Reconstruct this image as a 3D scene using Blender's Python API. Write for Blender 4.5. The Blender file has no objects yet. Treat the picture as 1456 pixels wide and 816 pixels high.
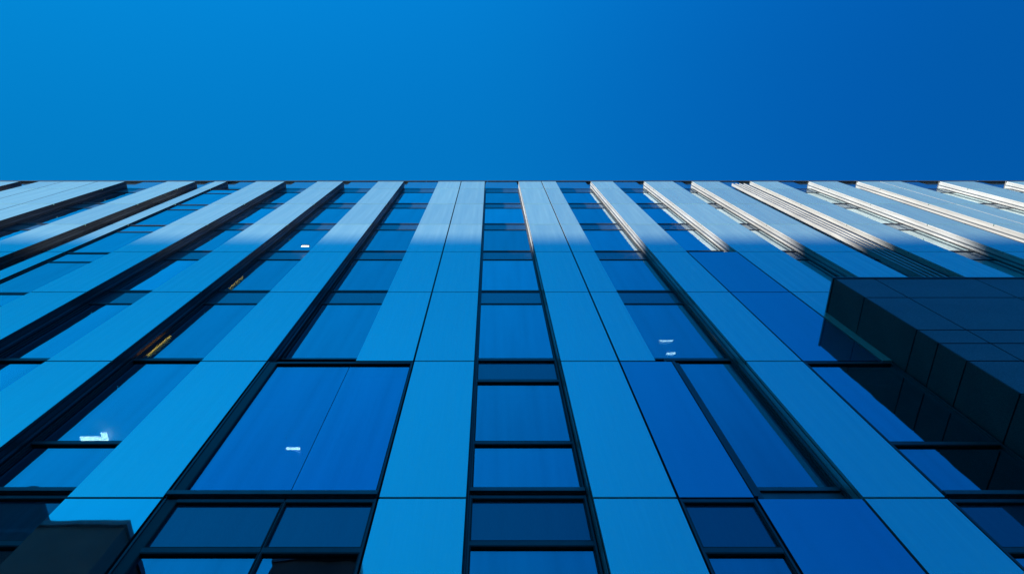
import bpy, bmesh, math, random
random.seed(4)
R = math.radians
sc = bpy.context.scene
col = sc.collection

# ------------------------------------------------------------------ camera
# metres; camera stands on the pavement close to the wall and looks steeply up
EYE = 1.6
cam = bpy.data.objects.new('camera', bpy.data.cameras.new('camera'))
col.objects.link(cam)
cam.data.sensor_width = 36
cam.data.lens = 36 * 850 / 1456
cam.data.shift_x = 29 / 1456
cam.data.clip_start = 0.05
cam.data.clip_end = 3000
cam.location = (0, 0, EYE)
cam.rotation_euler = (R(90 + 69.785), 0, 0)
sc.camera = cam

# ------------------------------------------------------------------ light
SUN_DIR = (-3.0, -1.0, 0.66)                       # towards the sun
n = math.sqrt(sum(a * a for a in SUN_DIR))
elev = math.asin(SUN_DIR[2] / n)
azim = math.atan2(SUN_DIR[0], SUN_DIR[1])          # clockwise from +Y
w = bpy.data.worlds.new('World'); sc.world = w; w.use_nodes = True
nt = w.node_tree
sky = nt.nodes.new('ShaderNodeTexSky')
sky.sky_type = 'NISHITA'; sky.sun_disc = False
sky.sun_elevation = elev; sky.sun_rotation = azim % (2 * math.pi)
sky.air_density = 1.0; sky.dust_density = 0.3; sky.ozone_density = 3.0
SKY_TINT = (0.006, 0.80, 1.24)
mul = nt.nodes.new('ShaderNodeMix'); mul.data_type = 'RGBA'; mul.blend_type = 'MULTIPLY'
mul.inputs[0].default_value = 1
mul.inputs[7].default_value = (*SKY_TINT, 1)
bg = nt.nodes['Background']; bg.inputs[1].default_value = 0.15
nt.links.new(sky.outputs[0], mul.inputs[6])
# the clear sky is deeper away from the sun
tc = nt.nodes.new('ShaderNodeTexCoord'); sx = nt.nodes.new('ShaderNodeSeparateXYZ')
nt.links.new(tc.outputs['Generated'], sx.inputs[0])
def mrange(src, lo, hi, a, b):
    q = nt.nodes.new('ShaderNodeMapRange'); q.interpolation_type = 'SMOOTHSTEP'
    for i, v in zip((1, 2, 3, 4), (lo, hi, a, b)): q.inputs[i].default_value = v
    nt.links.new(src, q.inputs[0]); return q.outputs[0]
def math2(op, a, b):
    q = nt.nodes.new('ShaderNodeMath'); q.operation = op
    nt.links.new(a, q.inputs[0]); nt.links.new(b, q.inputs[1]); return q.outputs[0]
fx = math2('MULTIPLY', mrange(sx.outputs[0], -1.0, 0.1, 0.42, 1.25), mrange(sx.outputs[0], -0.05, 0.9, 1.0, 0.30))
fy = math2('MULTIPLY', mrange(sx.outputs[1], -0.45, 0.2, 1.28, 1.0), mrange(sx.outputs[1], -0.95, -0.40, 0.55, 1.0))
fac = math2('MULTIPLY', fx, fy)
vm = nt.nodes.new('ShaderNodeVectorMath'); vm.operation = 'SCALE'
hue = nt.nodes.new('ShaderNodeValToRGB')                 # greener towards the sun, violet-blue away from it
cr = hue.color_ramp; cr.elements[0].position = 0.15; cr.elements[0].color = (1, 1.0, .93, 1)
cr.elements[1].position = 0.85; cr.elements[1].color = (1, .72, .95, 1)
e_ = cr.elements.new(0.52); e_.color = (1, .86, .86, 1)
nt.links.new(mrange(sx.outputs[0], -1, 1, 0, 1), hue.inputs[0])
m2 = nt.nodes.new('ShaderNodeMix'); m2.data_type = 'RGBA'; m2.blend_type = 'MULTIPLY'; m2.inputs[0].default_value = 1
nt.links.new(mul.outputs[2], m2.inputs[6]); nt.links.new(hue.outputs[0], m2.inputs[7])
nt.links.new(m2.outputs[2], vm.inputs[0]); nt.links.new(fac, vm.inputs['Scale']); nt.links.new(vm.outputs[0], bg.inputs[0])

sun = bpy.data.objects.new('sun', bpy.data.lights.new('sun', 'SUN')); col.objects.link(sun)
sun.data.energy = 5.0; sun.data.angle = R(1.3); sun.data.color = (1.0, 0.97, 0.88)
from mathutils import Vector
sun.rotation_euler = Vector(SUN_DIR).to_track_quat('Z', 'Y').to_euler()

sc.render.engine = 'CYCLES'
sc.view_settings.view_transform = 'Standard'
sc.view_settings.look = 'None'
sc.view_settings.gamma = 1
sc.view_settings.exposure = 1.15

# ------------------------------------------------------------------ materials
def mat(name):
    m = bpy.data.materials.new(name); m.use_nodes = True
    return m, m.node_tree, m.node_tree.nodes['Principled BSDF'], m.node_tree.nodes['Material Output']

def noise(t, scale, detail=3, stretch=None, use='Object'):
    tc = t.nodes.new('ShaderNodeTexCoord'); nz = t.nodes.new('ShaderNodeTexNoise')
    nz.inputs['Scale'].default_value = scale; nz.inputs['Detail'].default_value = detail
    mp = t.nodes.new('ShaderNodeMapping')
    if stretch: mp.inputs['Scale'].default_value = stretch
    t.links.new(tc.outputs[use], mp.inputs[0]); t.links.new(mp.outputs[0], nz.inputs['Vector'])
    return nz

def ramp(t, src, p0, c0, p1, c1):
    r = t.nodes.new('ShaderNodeValToRGB')
    r.color_ramp.elements[0].position = p0; r.color_ramp.elements[0].color = (*c0, 1)
    r.color_ramp.elements[1].position = p1; r.color_ramp.elements[1].color = (*c1, 1)
    t.links.new(src, r.inputs[0]); return r

def bump(t, src, strength, dist):
    b = t.nodes.new('ShaderNodeBump'); b.inputs['Strength'].default_value = strength
    b.inputs['Distance'].default_value = dist
    t.links.new(src, b.inputs['Height']); return b

def reflective(name, diff0, diff1, gloss, fac0, fac1, rough=0.02, wave=0.002, vary=0.10):
    """back-painted glass: painted layer seen through a mirror-like coating, with faint rain streaks"""
    m, t, p, out = mat(name)
    p.inputs['Roughness'].default_value = 0.45
    st = noise(t, 1.0, 5, (7, 7, 0.35))
    base = ramp(t, st.outputs['Fac'], 0.35, diff0, 0.7, diff1)
    oi = t.nodes.new('ShaderNodeObjectInfo')
    hs = t.nodes.new('ShaderNodeHueSaturation')
    mr = t.nodes.new('ShaderNodeMapRange'); mr.inputs[3].default_value = 1 - vary; mr.inputs[4].default_value = 1 + vary
    t.links.new(oi.outputs['Random'], mr.inputs[0]); t.links.new(mr.outputs[0], hs.inputs['Value'])
    t.links.new(base.outputs[0], hs.inputs['Color']); t.links.new(hs.outputs[0], p.inputs['Base Color'])
    g = t.nodes.new('ShaderNodeBsdfGlossy'); g.inputs['Roughness'].default_value = rough
    hg = t.nodes.new('ShaderNodeHueSaturation'); hg.inputs['Color'].default_value = (*gloss, 1)
    mg = t.nodes.new('ShaderNodeMapRange'); mg.inputs[3].default_value = 1 - vary * .6; mg.inputs[4].default_value = 1.0
    t.links.new(oi.outputs['Random'], mg.inputs[0]); t.links.new(mg.outputs[0], hg.inputs['Value'])
    lw = t.nodes.new('ShaderNodeLayerWeight'); lw.inputs[0].default_value = .5
    gz = ramp(t, lw.outputs['Facing'], .45, (0, 0, 0), .9, (1, 1, 1))
    gm = t.nodes.new('ShaderNodeMix'); gm.data_type = 'RGBA'; gm.inputs[7].default_value = (.85, 1, .98, 1)
    t.links.new(gz.outputs[0], gm.inputs[0]); t.links.new(hg.outputs[0], gm.inputs[6])
    t.links.new(gm.outputs[2], g.inputs[0])
    wv = noise(t, 0.8, 2)
    b = bump(t, wv.outputs['Fac'], 1.0, wave); t.links.new(b.outputs[0], g.inputs['Normal'])
    fr = ramp(t, st.outputs['Fac'], 0.3, (fac0,) * 3, 0.75, (fac1,) * 3)
    mx = t.nodes.new('ShaderNodeMixShader')
    t.links.new(fr.outputs[0], mx.inputs[0]); t.links.new(p.outputs[0], mx.inputs[1]); t.links.new(g.outputs[0], mx.inputs[2])
    t.links.new(mx.outputs[0], out.inputs[0])
    return m

M = {}
M['pale_panel'] = reflective('pale_panel_glass', (.53, .80, .68), (.57, .84, .71), (.90, 1.0, .97), .68, .62)
M['mirror_panel'] = reflective('mirror_panel_glass', (.10, .16, .18), (.12, .18, .20), (.85, .86, .84), .93, .88, wave=.0015)
M['blue_panel'] = reflective('blue_panel_glass', (.02, .05, .16), (.03, .07, .20), (.50, .66, .82), .74, .68)
M['parapet'] = reflective('parapet_glass', (.02, .06, .12), (.03, .08, .15), (.6, .78, .82), .72, .66)
M['spandrel'] = reflective('spandrel_glass', (.015, .03, .06), (.025, .05, .09), (.36, .38, .48), .40, .34)

m, t, p, out = mat('window_glass')
g = t.nodes.new('ShaderNodeBsdfGlossy'); g.inputs['Roughness'].default_value = 0.01
lw = t.nodes.new('ShaderNodeLayerWeight'); lw.inputs[0].default_value = .5
cg = ramp(t, lw.outputs['Facing'], .40, (.50, .61, .73), .82, (.80, .97, .98)); oi = t.nodes.new('ShaderNodeObjectInfo'); hs = t.nodes.new('ShaderNodeHueSaturation')
mr = t.nodes.new('ShaderNodeMapRange'); mr.inputs[3].default_value = .80; mr.inputs[4].default_value = 1.10
t.links.new(oi.outputs['Random'], mr.inputs[0]); t.links.new(mr.outputs[0], hs.inputs['Value'])
t.links.new(cg.outputs[0], hs.inputs['Color']); t.links.new(hs.outputs[0], g.inputs[0])
wv = noise(t, 0.9, 2); b = bump(t, wv.outputs['Fac'], 1.0, 0.005); t.links.new(b.outputs[0], g.inputs['Normal'])
tr = t.nodes.new('ShaderNodeBsdfTransparent'); tr.inputs[0].default_value = (.45, .62, .70, 1)
st = noise(t, 1.0, 5, (6, 6, 0.3)); fr = ramp(t, st.outputs['Fac'], 0.3, (.68,) * 3, 0.75, (.56,) * 3)
fg = ramp(t, lw.outputs['Facing'], .45, (1, 1, 1), .85, (1.4, 1.4, 1.4))
fm = t.nodes.new('ShaderNodeMath'); fm.operation = 'MULTIPLY'; fm.use_clamp = True
t.links.new(fr.outputs[0], fm.inputs[0]); t.links.new(fg.outputs[0], fm.inputs[1])
mx = t.nodes.new('ShaderNodeMixShader'); t.links.new(fm.outputs[0], mx.inputs[0])
t.links.new(tr.outputs[0], mx.inputs[1]); t.links.new(g.outputs[0], mx.inputs[2]); t.links.new(mx.outputs[0], out.inputs[0])
M['glass'] = m
cg.name = 'coat'; tr.name = 'body'
M['royal_glass'] = m.copy(); M['royal_glass'].name = 'royal_glass'
M['royal_glass'].node_tree.nodes['coat'].color_ramp.elements[0].color = (.46, .60, .88, 1)

def plain(name, c0, c1, rough, metal=0.0, scale=3.0, stretch=None, bmp=0.0, spec=0.5):
    m, t, p, out = mat(name)
    nz = noise(t, scale, 6, stretch)
    r = ramp(t, nz.outputs['Fac'], .3, c0, .72, c1); t.links.new(r.outputs[0], p.inputs['Base Color'])
    p.inputs['Roughness'].default_value = rough; p.inputs['Metallic'].default_value = metal
    p.inputs['Specular IOR Level'].default_value = spec
    if bmp:
        n2 = noise(t, scale * 12, 4); b = bump(t, n2.outputs['Fac'], .5, bmp); t.links.new(b.outputs[0], p.inputs['Normal'])
    return m
M['frame'] = plain('dark_frame_metal', (.055, .062, .075), (.085, .095, .11), .35, .3, 4, (1, 1, .3))
M['sill'] = plain('sill_metal', (.10, .115, .13), (.15, .165, .18), .4, .5, 4)
M['black'] = plain('black_backing', (.008, .008, .010), (.014, .014, .016), .6)
M['dark_side'] = plain('shade_toned_metal', (.016, .02, .024), (.03, .036, .042), .4, .2, 3, (1, 1, .2))  # shade of the flanks turned from the sun is put into this colour
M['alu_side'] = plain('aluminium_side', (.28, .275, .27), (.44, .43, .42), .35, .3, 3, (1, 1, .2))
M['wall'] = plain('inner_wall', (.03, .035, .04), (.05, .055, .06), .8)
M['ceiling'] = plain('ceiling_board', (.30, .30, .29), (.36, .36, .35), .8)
M['blind'] = plain('blind_fabric', (.55, .56, .56), (.66, .66, .65), .8, 0, 3, (8, 8, .4))
M['coping'] = plain('coping_metal', (.10, .09, .08), (.16, .145, .13), .45, .6, 6)
M['opp'] = plain('opposite_render', (.025, .025, .027), (.05, .049, .048), .8, 0, .4)
M['opp_glass'] = plain('opposite_glass', (.02, .025, .03), (.03, .035, .04), .08, 0, 1)
M['asphalt'] = plain('asphalt', (.04, .04, .042), (.062, .06, .06), .9, 0, 4, None, .004)
M['paving'] = plain('paving', (.18, .175, .165), (.26, .25, .24), .85, 0, 2, None, .003)

def stone(name, c0, c1, rough, spec, bmpd):
    m, t, p, out = mat(name)
    a = noise(t, 1.1, 5); b_ = noise(t, 110, 4)
    ra = ramp(t, a.outputs['Fac'], .3, c0, .75, c1)
    rb = ramp(t, b_.outputs['Fac'], .35, (.55,) * 3, .7, (1.35,) * 3)
    mm = t.nodes.new('ShaderNodeMix'); mm.data_type = 'RGBA'; mm.blend_type = 'MULTIPLY'; mm.inputs[0].default_value = 1
    t.links.new(ra.outputs[0], mm.inputs[6]); t.links.new(rb.outputs[0], mm.inputs[7])
    t.links.new(mm.outputs[2], p.inputs['Base Color'])
    p.inputs['Roughness'].default_value = rough; p.inputs['Specular IOR Level'].default_value = spec
    bb = bump(t, b_.outputs['Fac'], .5, bmpd); t.links.new(bb.outputs[0], p.inputs['Normal'])
    return m
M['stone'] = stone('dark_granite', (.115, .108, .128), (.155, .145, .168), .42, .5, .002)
M['stone_side'] = stone('shaded_granite', (.04, .042, .045), (.06, .062, .064), .75, .3, .004)  # rougher side stone; its darker base stands in for shade on that face

def emis(name, c, s):
    m, t, p, out = mat(name)
    e = t.nodes.new('ShaderNodeEmission'); e.inputs[0].default_value = (*c, 1); e.inputs[1].default_value = s
    nz = noise(t, 2, 1); r = ramp(t, nz.outputs['Fac'], .2, tuple(v * .92 for v in c), .8, c); t.links.new(r.outputs[0], e.inputs[0])
    t.links.new(e.outputs[0], out.inputs[0]); return m
M['lamp'] = emis('lamp_white', (1, .93, .76), 7)
M['lamp_warm'] = emis('lamp_warm', (1, .42, .04), 8)

# ------------------------------------------------------------------ helpers
class MB:
    def __init__(s): s.v = []; s.f = []; s.mi = []; s.mats = []
    def mid(s, m):
        if m not in s.mats: s.mats.append(m)
        return s.mats.index(m)
    def box(s, x0, x1, y0, y1, z0, z1, m, left=None, right=None, bottom=None):
        k = len(s.v)
        s.v += [(x, y, z) for z in (z0, z1) for y in (y0, y1) for x in (x0, x1)]
        q = [((0, 2, 3, 1), bottom), ((4, 5, 7, 6), None), ((0, 1, 5, 4), None), ((2, 6, 7, 3), None), ((0, 4, 6, 2), left), ((1, 3, 7, 5), right)]
        for idx, mm in q:
            s.f.append(tuple(k + i for i in idx)); s.mi.append(s.mid(mm or m))
        return s
    def build(s, name, parent=None, bevel=0.0):
        # origin at the middle of the piece
        xs = [sum(c) / len(s.v) for c in zip(*s.v)]
        me = bpy.data.meshes.new(name)
        me.from_pydata([(a - xs[0], b - xs[1], c - xs[2]) for a, b, c in s.v], [], s.f)
        for mm in s.mats: me.materials.append(M[mm])
        me.polygons.foreach_set('material_index', s.mi); me.update()
        o = bpy.data.objects.new(name, me); col.objects.link(o)
        o.location = xs
        if parent:
            o.parent = parent
            pw = Vector((0, 0, 0)); q = parent
            while q: pw += q.location; q = q.parent
            o.location = Vector(xs) - pw
        if bevel:
            bv = o.modifiers.new('bevel', 'BEVEL'); bv.width = bevel; bv.segments = 2; bv.limit_method = 'ANGLE'
        return o

def tag(o, label=None, cat=None, group=None, kind=None):
    if label: o['label'] = label
    if cat: o['category'] = cat
    if group: o['group'] = group
    if kind: o['kind'] = kind
    return o

def empty(name, loc):
    o = bpy.data.objects.new(name, None); col.objects.link(o); o.location = loc; return o

# ------------------------------------------------------------------ setting
g = MB().box(-900, 900, -900, 900, -0.3, -0.02, 'asphalt').build('ground'); tag(g, kind='structure')
g = MB().box(-300, 300, -2.2, 30, -0.018, 0.10, 'paving').build('pavement'); tag(g, kind='structure')
g = MB().box(-300, 300, -2.36, -2.203, -0.018, 0.12, 'sill').build('kerb'); tag(g, kind='structure')

# ------------------------------------------------------------------ the glass office building
Y0 = 5.0                 # plane of the pale panels
YR = 5.28                # plane of the recessed windows
E = EYE
Z = [0.10, 2.4 + E, 6.04 + E, 9.70 + E, 13.24 + E, 16.51 + E, 19.70 + E, 22.91 + E, 26.0 + E, 27.74 + E]   # joints between panels
ZR = [0.10, 2.75 + E, 6.38 + E, 10.25 + E, 13.98 + E, 17.43 + E, 20.81 + E, 24.19 + E, 27.35 + E]             # floor lines of the windows
TOP = Z[-1]
tower = empty('office_building', (0, Y0, 0.10))
tag(tower, 'tall glass office building with pale blue vertical panel strips between dark recessed windows', 'building')

# columns: (left, right) of each pale strip above the third row
cols = [(-26.6, -25.2), (-23.4, -21.9), (-21.0, -19.87), (-19.87, -18.27), (-18.27, -17.0), (-15.06, -13.73), (-12.85, -12.28),
        (-10.93, -9.58), (-8.09, -6.87), (-5.28, -4.06), (-2.48, -1.41), (-1.41, -0.30), (1.24, 2.31), (2.31, 2.99),
        (4.59, 5.64), (7.07, 8.43), (9.29, 10.57), (12.0, 13.29), (14.72, 16.05), (16.97, 18.0), (18.0, 19.0), (20.8, 22.4), (23.9, 25.5)]
def pale_columns(r):
    c = []
    for a, b in cols:
        if r < 3:
            if a == -2.48 or a == 2.31: continue
            if a > 6.5: continue
        c.append((a, b))
    return c
def gaps(r):
    c = pale_columns(r); out = []
    for (a, b), (c2, d) in zip(c, c[1:]):
        if c2 - b > .05: out.append((b, c2))
    if r < 3: out.append((5.64, 7.25))
    return out

def px(x, y, z):
    """picture position (1456 wide) of a point, only used to rank pieces by size"""
    th = R(69.785); s, c = math.sin(th), math.cos(th); z -= EYE
    d = y * c + z * s
    if d < .3: return None
    return 699 + 850 * x / d, 408 - 850 * (z * c - y * s) / d
def area(x0, x1, y, z0, z1):
    P = [px(a, y, b) for a, b in ((x0, z0), (x1, z0), (x1, z1), (x0, z1))]
    if any(q is None for q in P): return 0
    P = [(min(max(a, 0), 1456), min(max(b, 0), 816)) for a, b in P]
    return abs(sum(P[i][0] * P[(i + 1) % 4][1] - P[(i + 1) % 4][0] * P[i][1] for i in range(4))) / 2

J = 0.018                # half a joint
panels, windows, blues = [], [], []
for r in range(9):
    for a, b in pale_columns(r):
        panels.append((a, b, Z[r], Z[r + 1]))
for r in range(8):
    for a, b in gaps(r):
        if r < 2 and b > 7.3: continue
        z0, z1 = ZR[r], ZR[r + 1]
        big = r in (1, 2)
        if abs(a + 12.28) < .01:
            windows.append((a, b, Z[r], Z[r + 1], 'flush', r)); continue
        if a == 5.64 and r in (3, 4):
            blues.append((a, b, Z[r], Z[r + 1])); continue
        if r == 2 and a == 2.31:
            blues.append((2.31, 3.27, Z[2], Z[3])); windows.append((3.27, 4.59, z0, z1, 'plain', r)); continue
        if r == 1 and a == 2.31:
            blues.append((3.27, 4.59, Z[1], Z[2])); windows.append((2.31, 3.27, z0, z1, 'split', r)); continue
        if r == 2 and a == -4.06: windows.append((a, b, z0, z1, 'double', r)); continue
        if r == 1 and a == -4.06: windows.append((a, b, z0, z1, 'split2', r)); continue
        if r == 2 and a == -0.30: windows.append((a, b, z0, z1, 'three', r)); continue
        if r == 2: windows.append((a, b, z0, z1, 'low', r)); continue
        windows.append((a, b, z0, z1, 'split', r))

def panel_mb(mb, q):
    a, b, z0, z1 = q
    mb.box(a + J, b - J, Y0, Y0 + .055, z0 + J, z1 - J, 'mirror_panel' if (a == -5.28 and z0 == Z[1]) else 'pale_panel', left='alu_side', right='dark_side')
    return mb
panels.sort(key=lambda q: -area(q[0], q[1], Y0, q[2], q[3]))
for q in panels[:100]:
    panel_mb(MB(), q).build('cladding_panel', tower)
rest = MB()
for q in panels[100:]: panel_mb(rest, q)
tag(rest.build('cladding_panel', tower), kind='stuff')

for a, b, z0, z1 in blues:
    if a == 2.31:
        mb = MB().box(3.262, 3.31, Y0 - .012, Y0 + .2, z0 + .02, z1 - .02, 'frame').box(3.315, 3.39, Y0 + .03, Y0 + .3, z0 + .02, z1 - .02, 'frame')
        mb.build('mullion', tower)
    MB().box(a + J, b - J, Y0 + .004, Y0 + .055, z0 + J, z1 - J, 'blue_panel', left='frame', right='frame').build('blue_glass_panel', tower)

def window_parts(q):
    """frame bars (x0,x1,y0,y1,z0,z1,mat), panes and spandrels of one window"""
    a, b, z0, z1, kind, r = q
    near = kind in ('flush', 'double', 'split2') or (r == 1 and a == 2.31) or (r in (1, 2) and a == 5.64)
    yr = Y0 + .055 if near else YR
    if near: z0, z1 = Z[r], Z[r + 1]
    k_ = 1.0 if r < 3 else .5
    yf, yb = yr - .045 * k_, yr + .05
    F, G, S = [], [], []
    e = .026
    a2, b2 = a + .012, b - .012
    for x0, x1 in ((a2, a2 + e), (b2 - e, b2)): F.append((x0, x1, yf, yb, z0 + .03, z1, 'frame'))
    xs = [a2 + e, b2 - e]
    if kind == 'double':
        F.append((a2 + e + .001, a2 + .165, yf + .012, yb, z0 + .03, z1, 'dark_side'))
        xs = [a2 + .165, -2.555, -2.545, b2 - e]
    elif kind == 'split2':
        if True: F.append((a2 + e + .001, a2 + .165, yf + .012, yb, z0 + .03, z1, 'dark_side'))
        xs = [a2 + .165, -2.56, -2.54, b2 - e]; F.append((-2.56, -2.54, yf + .02, yb, z0 + .03, z1, 'sill'))
    elif kind in ('split', 'flush') and (b - a) > 1.5 and b < -14: pass
    sp = .80
    bars = []                       # (z0,z1)
    bars.append((z0 + .03, z0 + (.13 if r < 3 else .08))); bars.append((z1 - .05 * k_, z1))
    lv = []                         # glass levels (z0,z1,what)
    if kind in ('split', 'split2', 'flush'):
        bars.append((z1 - sp - .066 * k_, z1 - sp))
        lv = [(z1 - sp, z1 - .05 * k_, 'S'), (z0 + (.13 if r < 3 else .08), z1 - sp - .066 * k_, 'G')]
        if kind == 'flush': lv = [(z1 - sp, z1 - .05 * k_, 'G'), (z0 + (.13 if r < 3 else .08), z1 - sp - .066 * k_, 'G')]
    elif kind == 'three':
        bars += [(z1 - sp - .066 * k_, z1 - sp), (z0 + 1.14, z0 + 1.20)]
        lv = [(z1 - sp, z1 - .05 * k_, 'S'), (z0 + 1.20, z1 - sp - .066 * k_, 'G'), (z0 + (.13 if r < 3 else .08), z0 + 1.14, 'G')]
    elif kind == 'low':
        bars += [(z0 + 1.14, z0 + 1.20)]
        lv = [(z0 + 1.20, z1 - .05 * k_, 'G'), (z0 + (.13 if r < 3 else .08), z0 + 1.14, 'G')]
    else:
        lv = [(z0 + (.13 if r < 3 else .08), z1 - .05 * k_, 'G')]
    for c, d in bars:
        for i in range(0, len(xs), 2): F.append((xs[i], xs[i + 1] + (.01 if xs[i + 1] == -2.555 else 0), yf + .006, yb, c, d, 'frame'))
    # projecting sill bar that catches the sky
    if r < 3: F.append((a2 + .002, b2 - .002, yf - .035, yf - .002, z0 + .045, z0 + .115, 'sill'))
    if r == 2 and a == 3.27: F.append((a2, b2, yr - .05, yb - .002, Z[2], z0 + .028, 'sill'))
    for c, d, k in lv:
        for i in range(0, len(xs), 2):
            (G if k == 'G' else S).append((xs[i], xs[i + 1], yr, yr + .02, c, d))
    for x0, x1, y0_, y1_, c, d in G + S:
        gk = .016 if r < 3 else .012
        F += [(x0, x1, yf + .008, yr - .002, c - .001, c + gk, 'black'), (x0, x1, yf + .008, yr - .002, d - gk, d + .001, 'black'),
              (x0 - .001, x0 + gk, yf + .009, yr - .003, c + gk, d - gk, 'black'), (x1 - gk, x1 + .001, yf + .009, yr - .003, c + gk, d - gk, 'black')]
        if x0 == -2.545: F.pop(-2)
        if x1 == -2.555: F.pop(-1)
    return F, G, S
rnd = random.Random(8)
windows.sort(key=lambda q: -area(q[0], q[1], YR, q[2], q[3]))
for q in windows[:100]:
    F, G, S = window_parts(q)
    mb = MB()
    for f in F: mb.box(*f)
    wd = mb.build('window', tower)
    for g in G: MB().box(*g, 'royal_glass' if q[4] == 'double' else 'glass').build('pane', wd)
    for g in S: MB().box(*g, 'spandrel').build('spandrel_glass', wd)
    if q[5] > 1 and rnd.random() < .45:
        x0, x1, y0_, y1_, c, d = G[0]; h = rnd.choice((.35, .5, .8, 1.3))
        MB().box(x0 + .03, x1 - .03, y0_ + .10, y0_ + .115, max(c, d - h), d - .01, 'blind').build('blind', wd)
rest = MB()
for q in windows[100:]:
    F, G, S = window_parts(q)
    for f in F: rest.box(*f)
    for g in G: rest.box(*g, 'glass')
    for g in S: rest.box(*g, 'spandrel')
if rest.v: tag(rest.build('window', tower), kind='stuff')

# set-back parapet above the windows: glass between the strips, wall behind them, coping in lengths on top
PT = 29.24 + E
for a, b in gaps(8):
    MB().box(a + J, b - J, YR, YR + .055, ZR[8] + .02, PT - .01, 'parapet', bottom='frame').build('parapet_panel', tower)
MB().box(-27.0, 27.0, YR + .06, YR + .4, ZR[8] + .01, PT - .004, 'parapet').build('parapet_wall', tower)
xx = -27.2
while xx < 27:
    MB().box(xx + .006, xx + 2.994, YR - .035, YR + .5, PT, PT + .09, 'coping').build('coping', tower, .008)
    xx += 3.0
for a, b in cols:
    MB().box(a + .004, b - .004, Y0 - .012, YR + .05, TOP + .003, TOP + .05, 'coping').build('pier_cap', tower)
for xx in (11.15, 11.32, 11.50, 11.70):
    MB().box(xx, xx + .05, YR - .2, YR - .07, ZR[3], TOP - .05, 'alu_side').build('louvre_rail', tower)

# piers behind the pale strips: right flank coloured dark for shade, aluminium left flank
def runs(r):
    out = []
    for a, b in pale_columns(r):
        if out and a - out[-1][1] < .05: out[-1][1] = b
        else: out.append([a, b])
    return out
for r0, r1 in ((0, 3), (3, 9)):
    for a, b in runs(r0):
        z0 = Z[r0]; z1 = Z[r1] - (.004 if r1 == 3 else 0)
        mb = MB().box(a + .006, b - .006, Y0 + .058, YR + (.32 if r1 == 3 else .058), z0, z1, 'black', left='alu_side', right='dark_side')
        # vertical groove rails on the flanks
        if b < 3: mb.box(b - .004, b + .012, Y0 + .15, Y0 + .19, z0, z1, 'frame')
        else: mb.box(a - .012, a + .004, Y0 + .15, Y0 + .19, z0, z1, 'frame')
        mb.build('pier', tower)
# boxes behind the flush blue glass
for a, b, z0, z1 in blues:
    MB().box(a + .006 if a != 3.27 else a, b - .006 if b != 3.27 else b, Y0 + .058, YR + .32, z0, z1, 'black', left='frame', right='frame').build('panel_backing', tower)
# slabs, ceilings and the back wall of the rooms
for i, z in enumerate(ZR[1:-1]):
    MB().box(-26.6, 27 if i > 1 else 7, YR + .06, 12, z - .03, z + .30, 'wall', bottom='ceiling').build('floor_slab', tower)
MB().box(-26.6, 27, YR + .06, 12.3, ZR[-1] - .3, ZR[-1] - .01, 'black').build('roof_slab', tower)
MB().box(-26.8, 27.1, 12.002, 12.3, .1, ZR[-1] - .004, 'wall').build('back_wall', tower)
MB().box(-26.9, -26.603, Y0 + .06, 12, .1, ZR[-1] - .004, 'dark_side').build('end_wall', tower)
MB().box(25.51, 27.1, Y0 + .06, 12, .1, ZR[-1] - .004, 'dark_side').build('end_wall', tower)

# ------------------------------------------------------------------ stone-clad block on the right
BX, BY, BT = 7.27, 4.22, 11.97 + EYE
blk = empty('stone_clad_block', (BX, BY, .1))
tag(blk, 'dark stone clad block standing out in front of the glass wall at the right', 'building')
MB().box(BX + .03, 20, BY + .03, 12.2, .1, BT - .03, 'black').build('core', blk)
zs = [0.1, 1.9, 3.6, 4.9, 5.95, 7.02, 8.2, 9.02, 9.62, 10.66]   # metres above the pavement, replaced below
hz = [560, 513, 488, 469, 423]
def z_at(y): return (850 * BY / (.9384 * (y - 95)) - BY * .3456) / .9384 + EYE
zs = [.1, 2.0, 3.6, 5.4, 6.96] + [z_at(y) for y in hz] + [BT]
xs = [BX, 8.12, 10.25, 12.4, 14.5, 16.6, 20]
for i in range(len(zs) - 1):
    for k in range(len(xs) - 1):
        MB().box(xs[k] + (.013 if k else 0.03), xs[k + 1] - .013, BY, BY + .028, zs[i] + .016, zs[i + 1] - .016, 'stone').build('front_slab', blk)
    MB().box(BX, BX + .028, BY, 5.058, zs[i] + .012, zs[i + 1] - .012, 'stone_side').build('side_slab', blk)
MB().box(BX - .02, 20.02, BY - .02, 5.2, BT + .001, BT + .05, 'frame').build('coping', blk, .006)

# ------------------------------------------------------------------ houses across the street (seen mirrored)
def opposite(x0, x1, top, label, step=3.4):
    o = empty('street_building', ((x0 + x1) / 2, -14, 0)); tag(o, label, 'building')
    MB().box(x0, x1, -34, -14, 0, top, 'opp').build('wall', o)
    mb = MB().box(x0 - .15, x1 + .15, -34.1, -13.8, top + .002, top + .35, 'frame'); mb.build('roof', o)
    k = 0; nfl = int((top - 2) / step)
    xa = max(x0, -60)
    nb = max(1, int((x1 - xa) / 3.2)); wv = (x1 - xa) / nb
    for f in range(max(0, nfl - 3), nfl):
        for j in range(nb):
            if k >= 96: break
            k += 1
            cx = xa + wv * (j + .5); z = 1.4 + f * step
            MB().box(cx - .8, cx + .8, -14.06, -13.99, z, z + 1.8, 'opp_glass').build('window', o)
opposite(-150, -28, 30.0 + EYE, 'long dark building across the street mirrored in the lowest left windows')
opposite(-27.8, -20.4, 26.6 + EYE, 'dark lower building mirrored in the lowest pale panel at the left')
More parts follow.
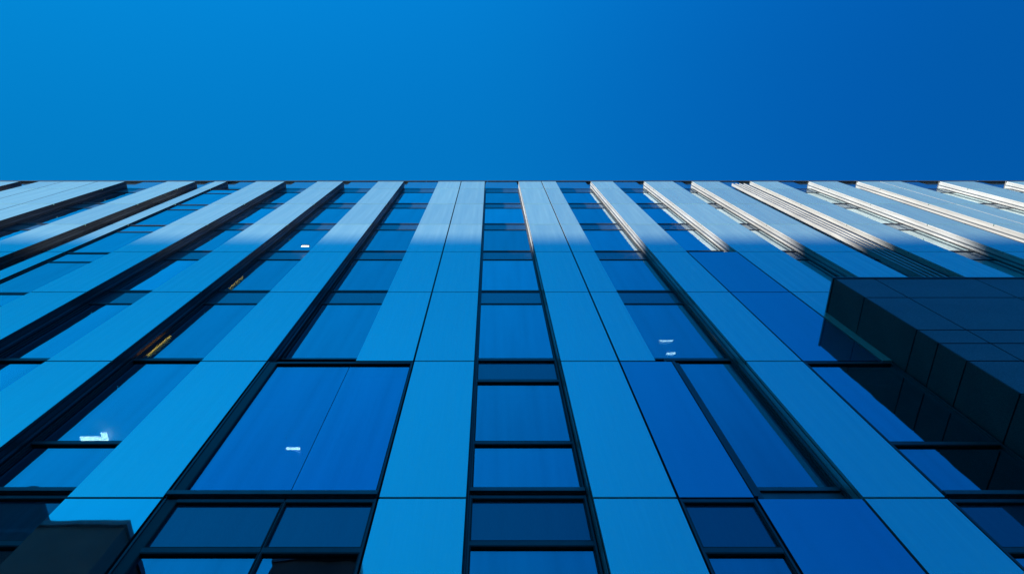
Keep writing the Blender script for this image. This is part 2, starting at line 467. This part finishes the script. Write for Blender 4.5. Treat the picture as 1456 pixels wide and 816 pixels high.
opposite(-11.3, -7.0, 24.3 + EYE, 'narrow dark building mirrored in the bottom window left of the middle')

# ------------------------------------------------------------------ lamps inside the rooms
def lamp(x, y, z, lx, ly, label, name='ceiling_light', mt='lamp', lz=.05):
    o = empty(name, (x, y, z)); tag(o, label, 'light', 'lit lamps behind the windows')
    MB().box(x - lx / 2 - .02, x + lx / 2 + .02, y - ly / 2 - .02, y + ly / 2 + .02, z, z + lz, 'frame').build('housing', o)
    MB().box(x - lx / 2, x + lx / 2, y - ly / 2, y + ly / 2, z - .02, z - .002, mt).build('diffuser', o)
    return o
def on_ray(u, v, z):
    k = (850 / (.9384 * (v - 95)) - .3456) / .9384
    y = (z - EYE) / k
    return (u - 699) / (v - 95) * y / .9384, y
for u, v, fl, lx, ly, lab in (
        (417, 637, 3, .27, .045, 'small white strip lamp inside the wide double window'),
        (947, 484, 4, .34, .035, 'upper of two white strip lamps behind the window right of the middle'),
        (954, 502, 4, .22, .06, 'lower of two white lamps at the bottom edge of the window right of the middle'),
        (434, 350, 5, .20, .02, 'small pale lamp high in the window strip left of the middle')):
    z = ZR[fl] - .12
    x, y = on_ray(u, v, z)
    lamp(x, y, z, lx, ly, lab)
z = ZR[3] - .12
x, y = on_ray(131, 624, z)
o = lamp(x, y, z, .44, .13, 'large bright lamp with a bent end in the left window')
MB().box(x + .215, x + .33, y - .16, y + .04, z - .02, z - .002, 'lamp').build('diffuser', o)
for (u, v, h, lab) in ((210, 505, .9, 'glowing orange strip light at the edge of a left window'),
                       (326, 410, .9, 'small orange strip light one storey above the brighter orange strip')):
    k = (850 / (.9384 * (v - 95)) - .3456) / .9384
    y = 5.40; zz = k * y + EYE; x = (u - 699) / (v - 95) * y / .9384
    o = empty('strip_light', (x, y, zz)); tag(o, lab, 'light', 'lit lamps behind the windows')
    MB().box(x - .02, x + .02, y + .002, y + .03, zz, zz + h, 'frame').build('housing', o)
    MB().box(x - .018, x + .018, y - .012, y, zz, zz + h, 'lamp_warm').build('diffuser', o)
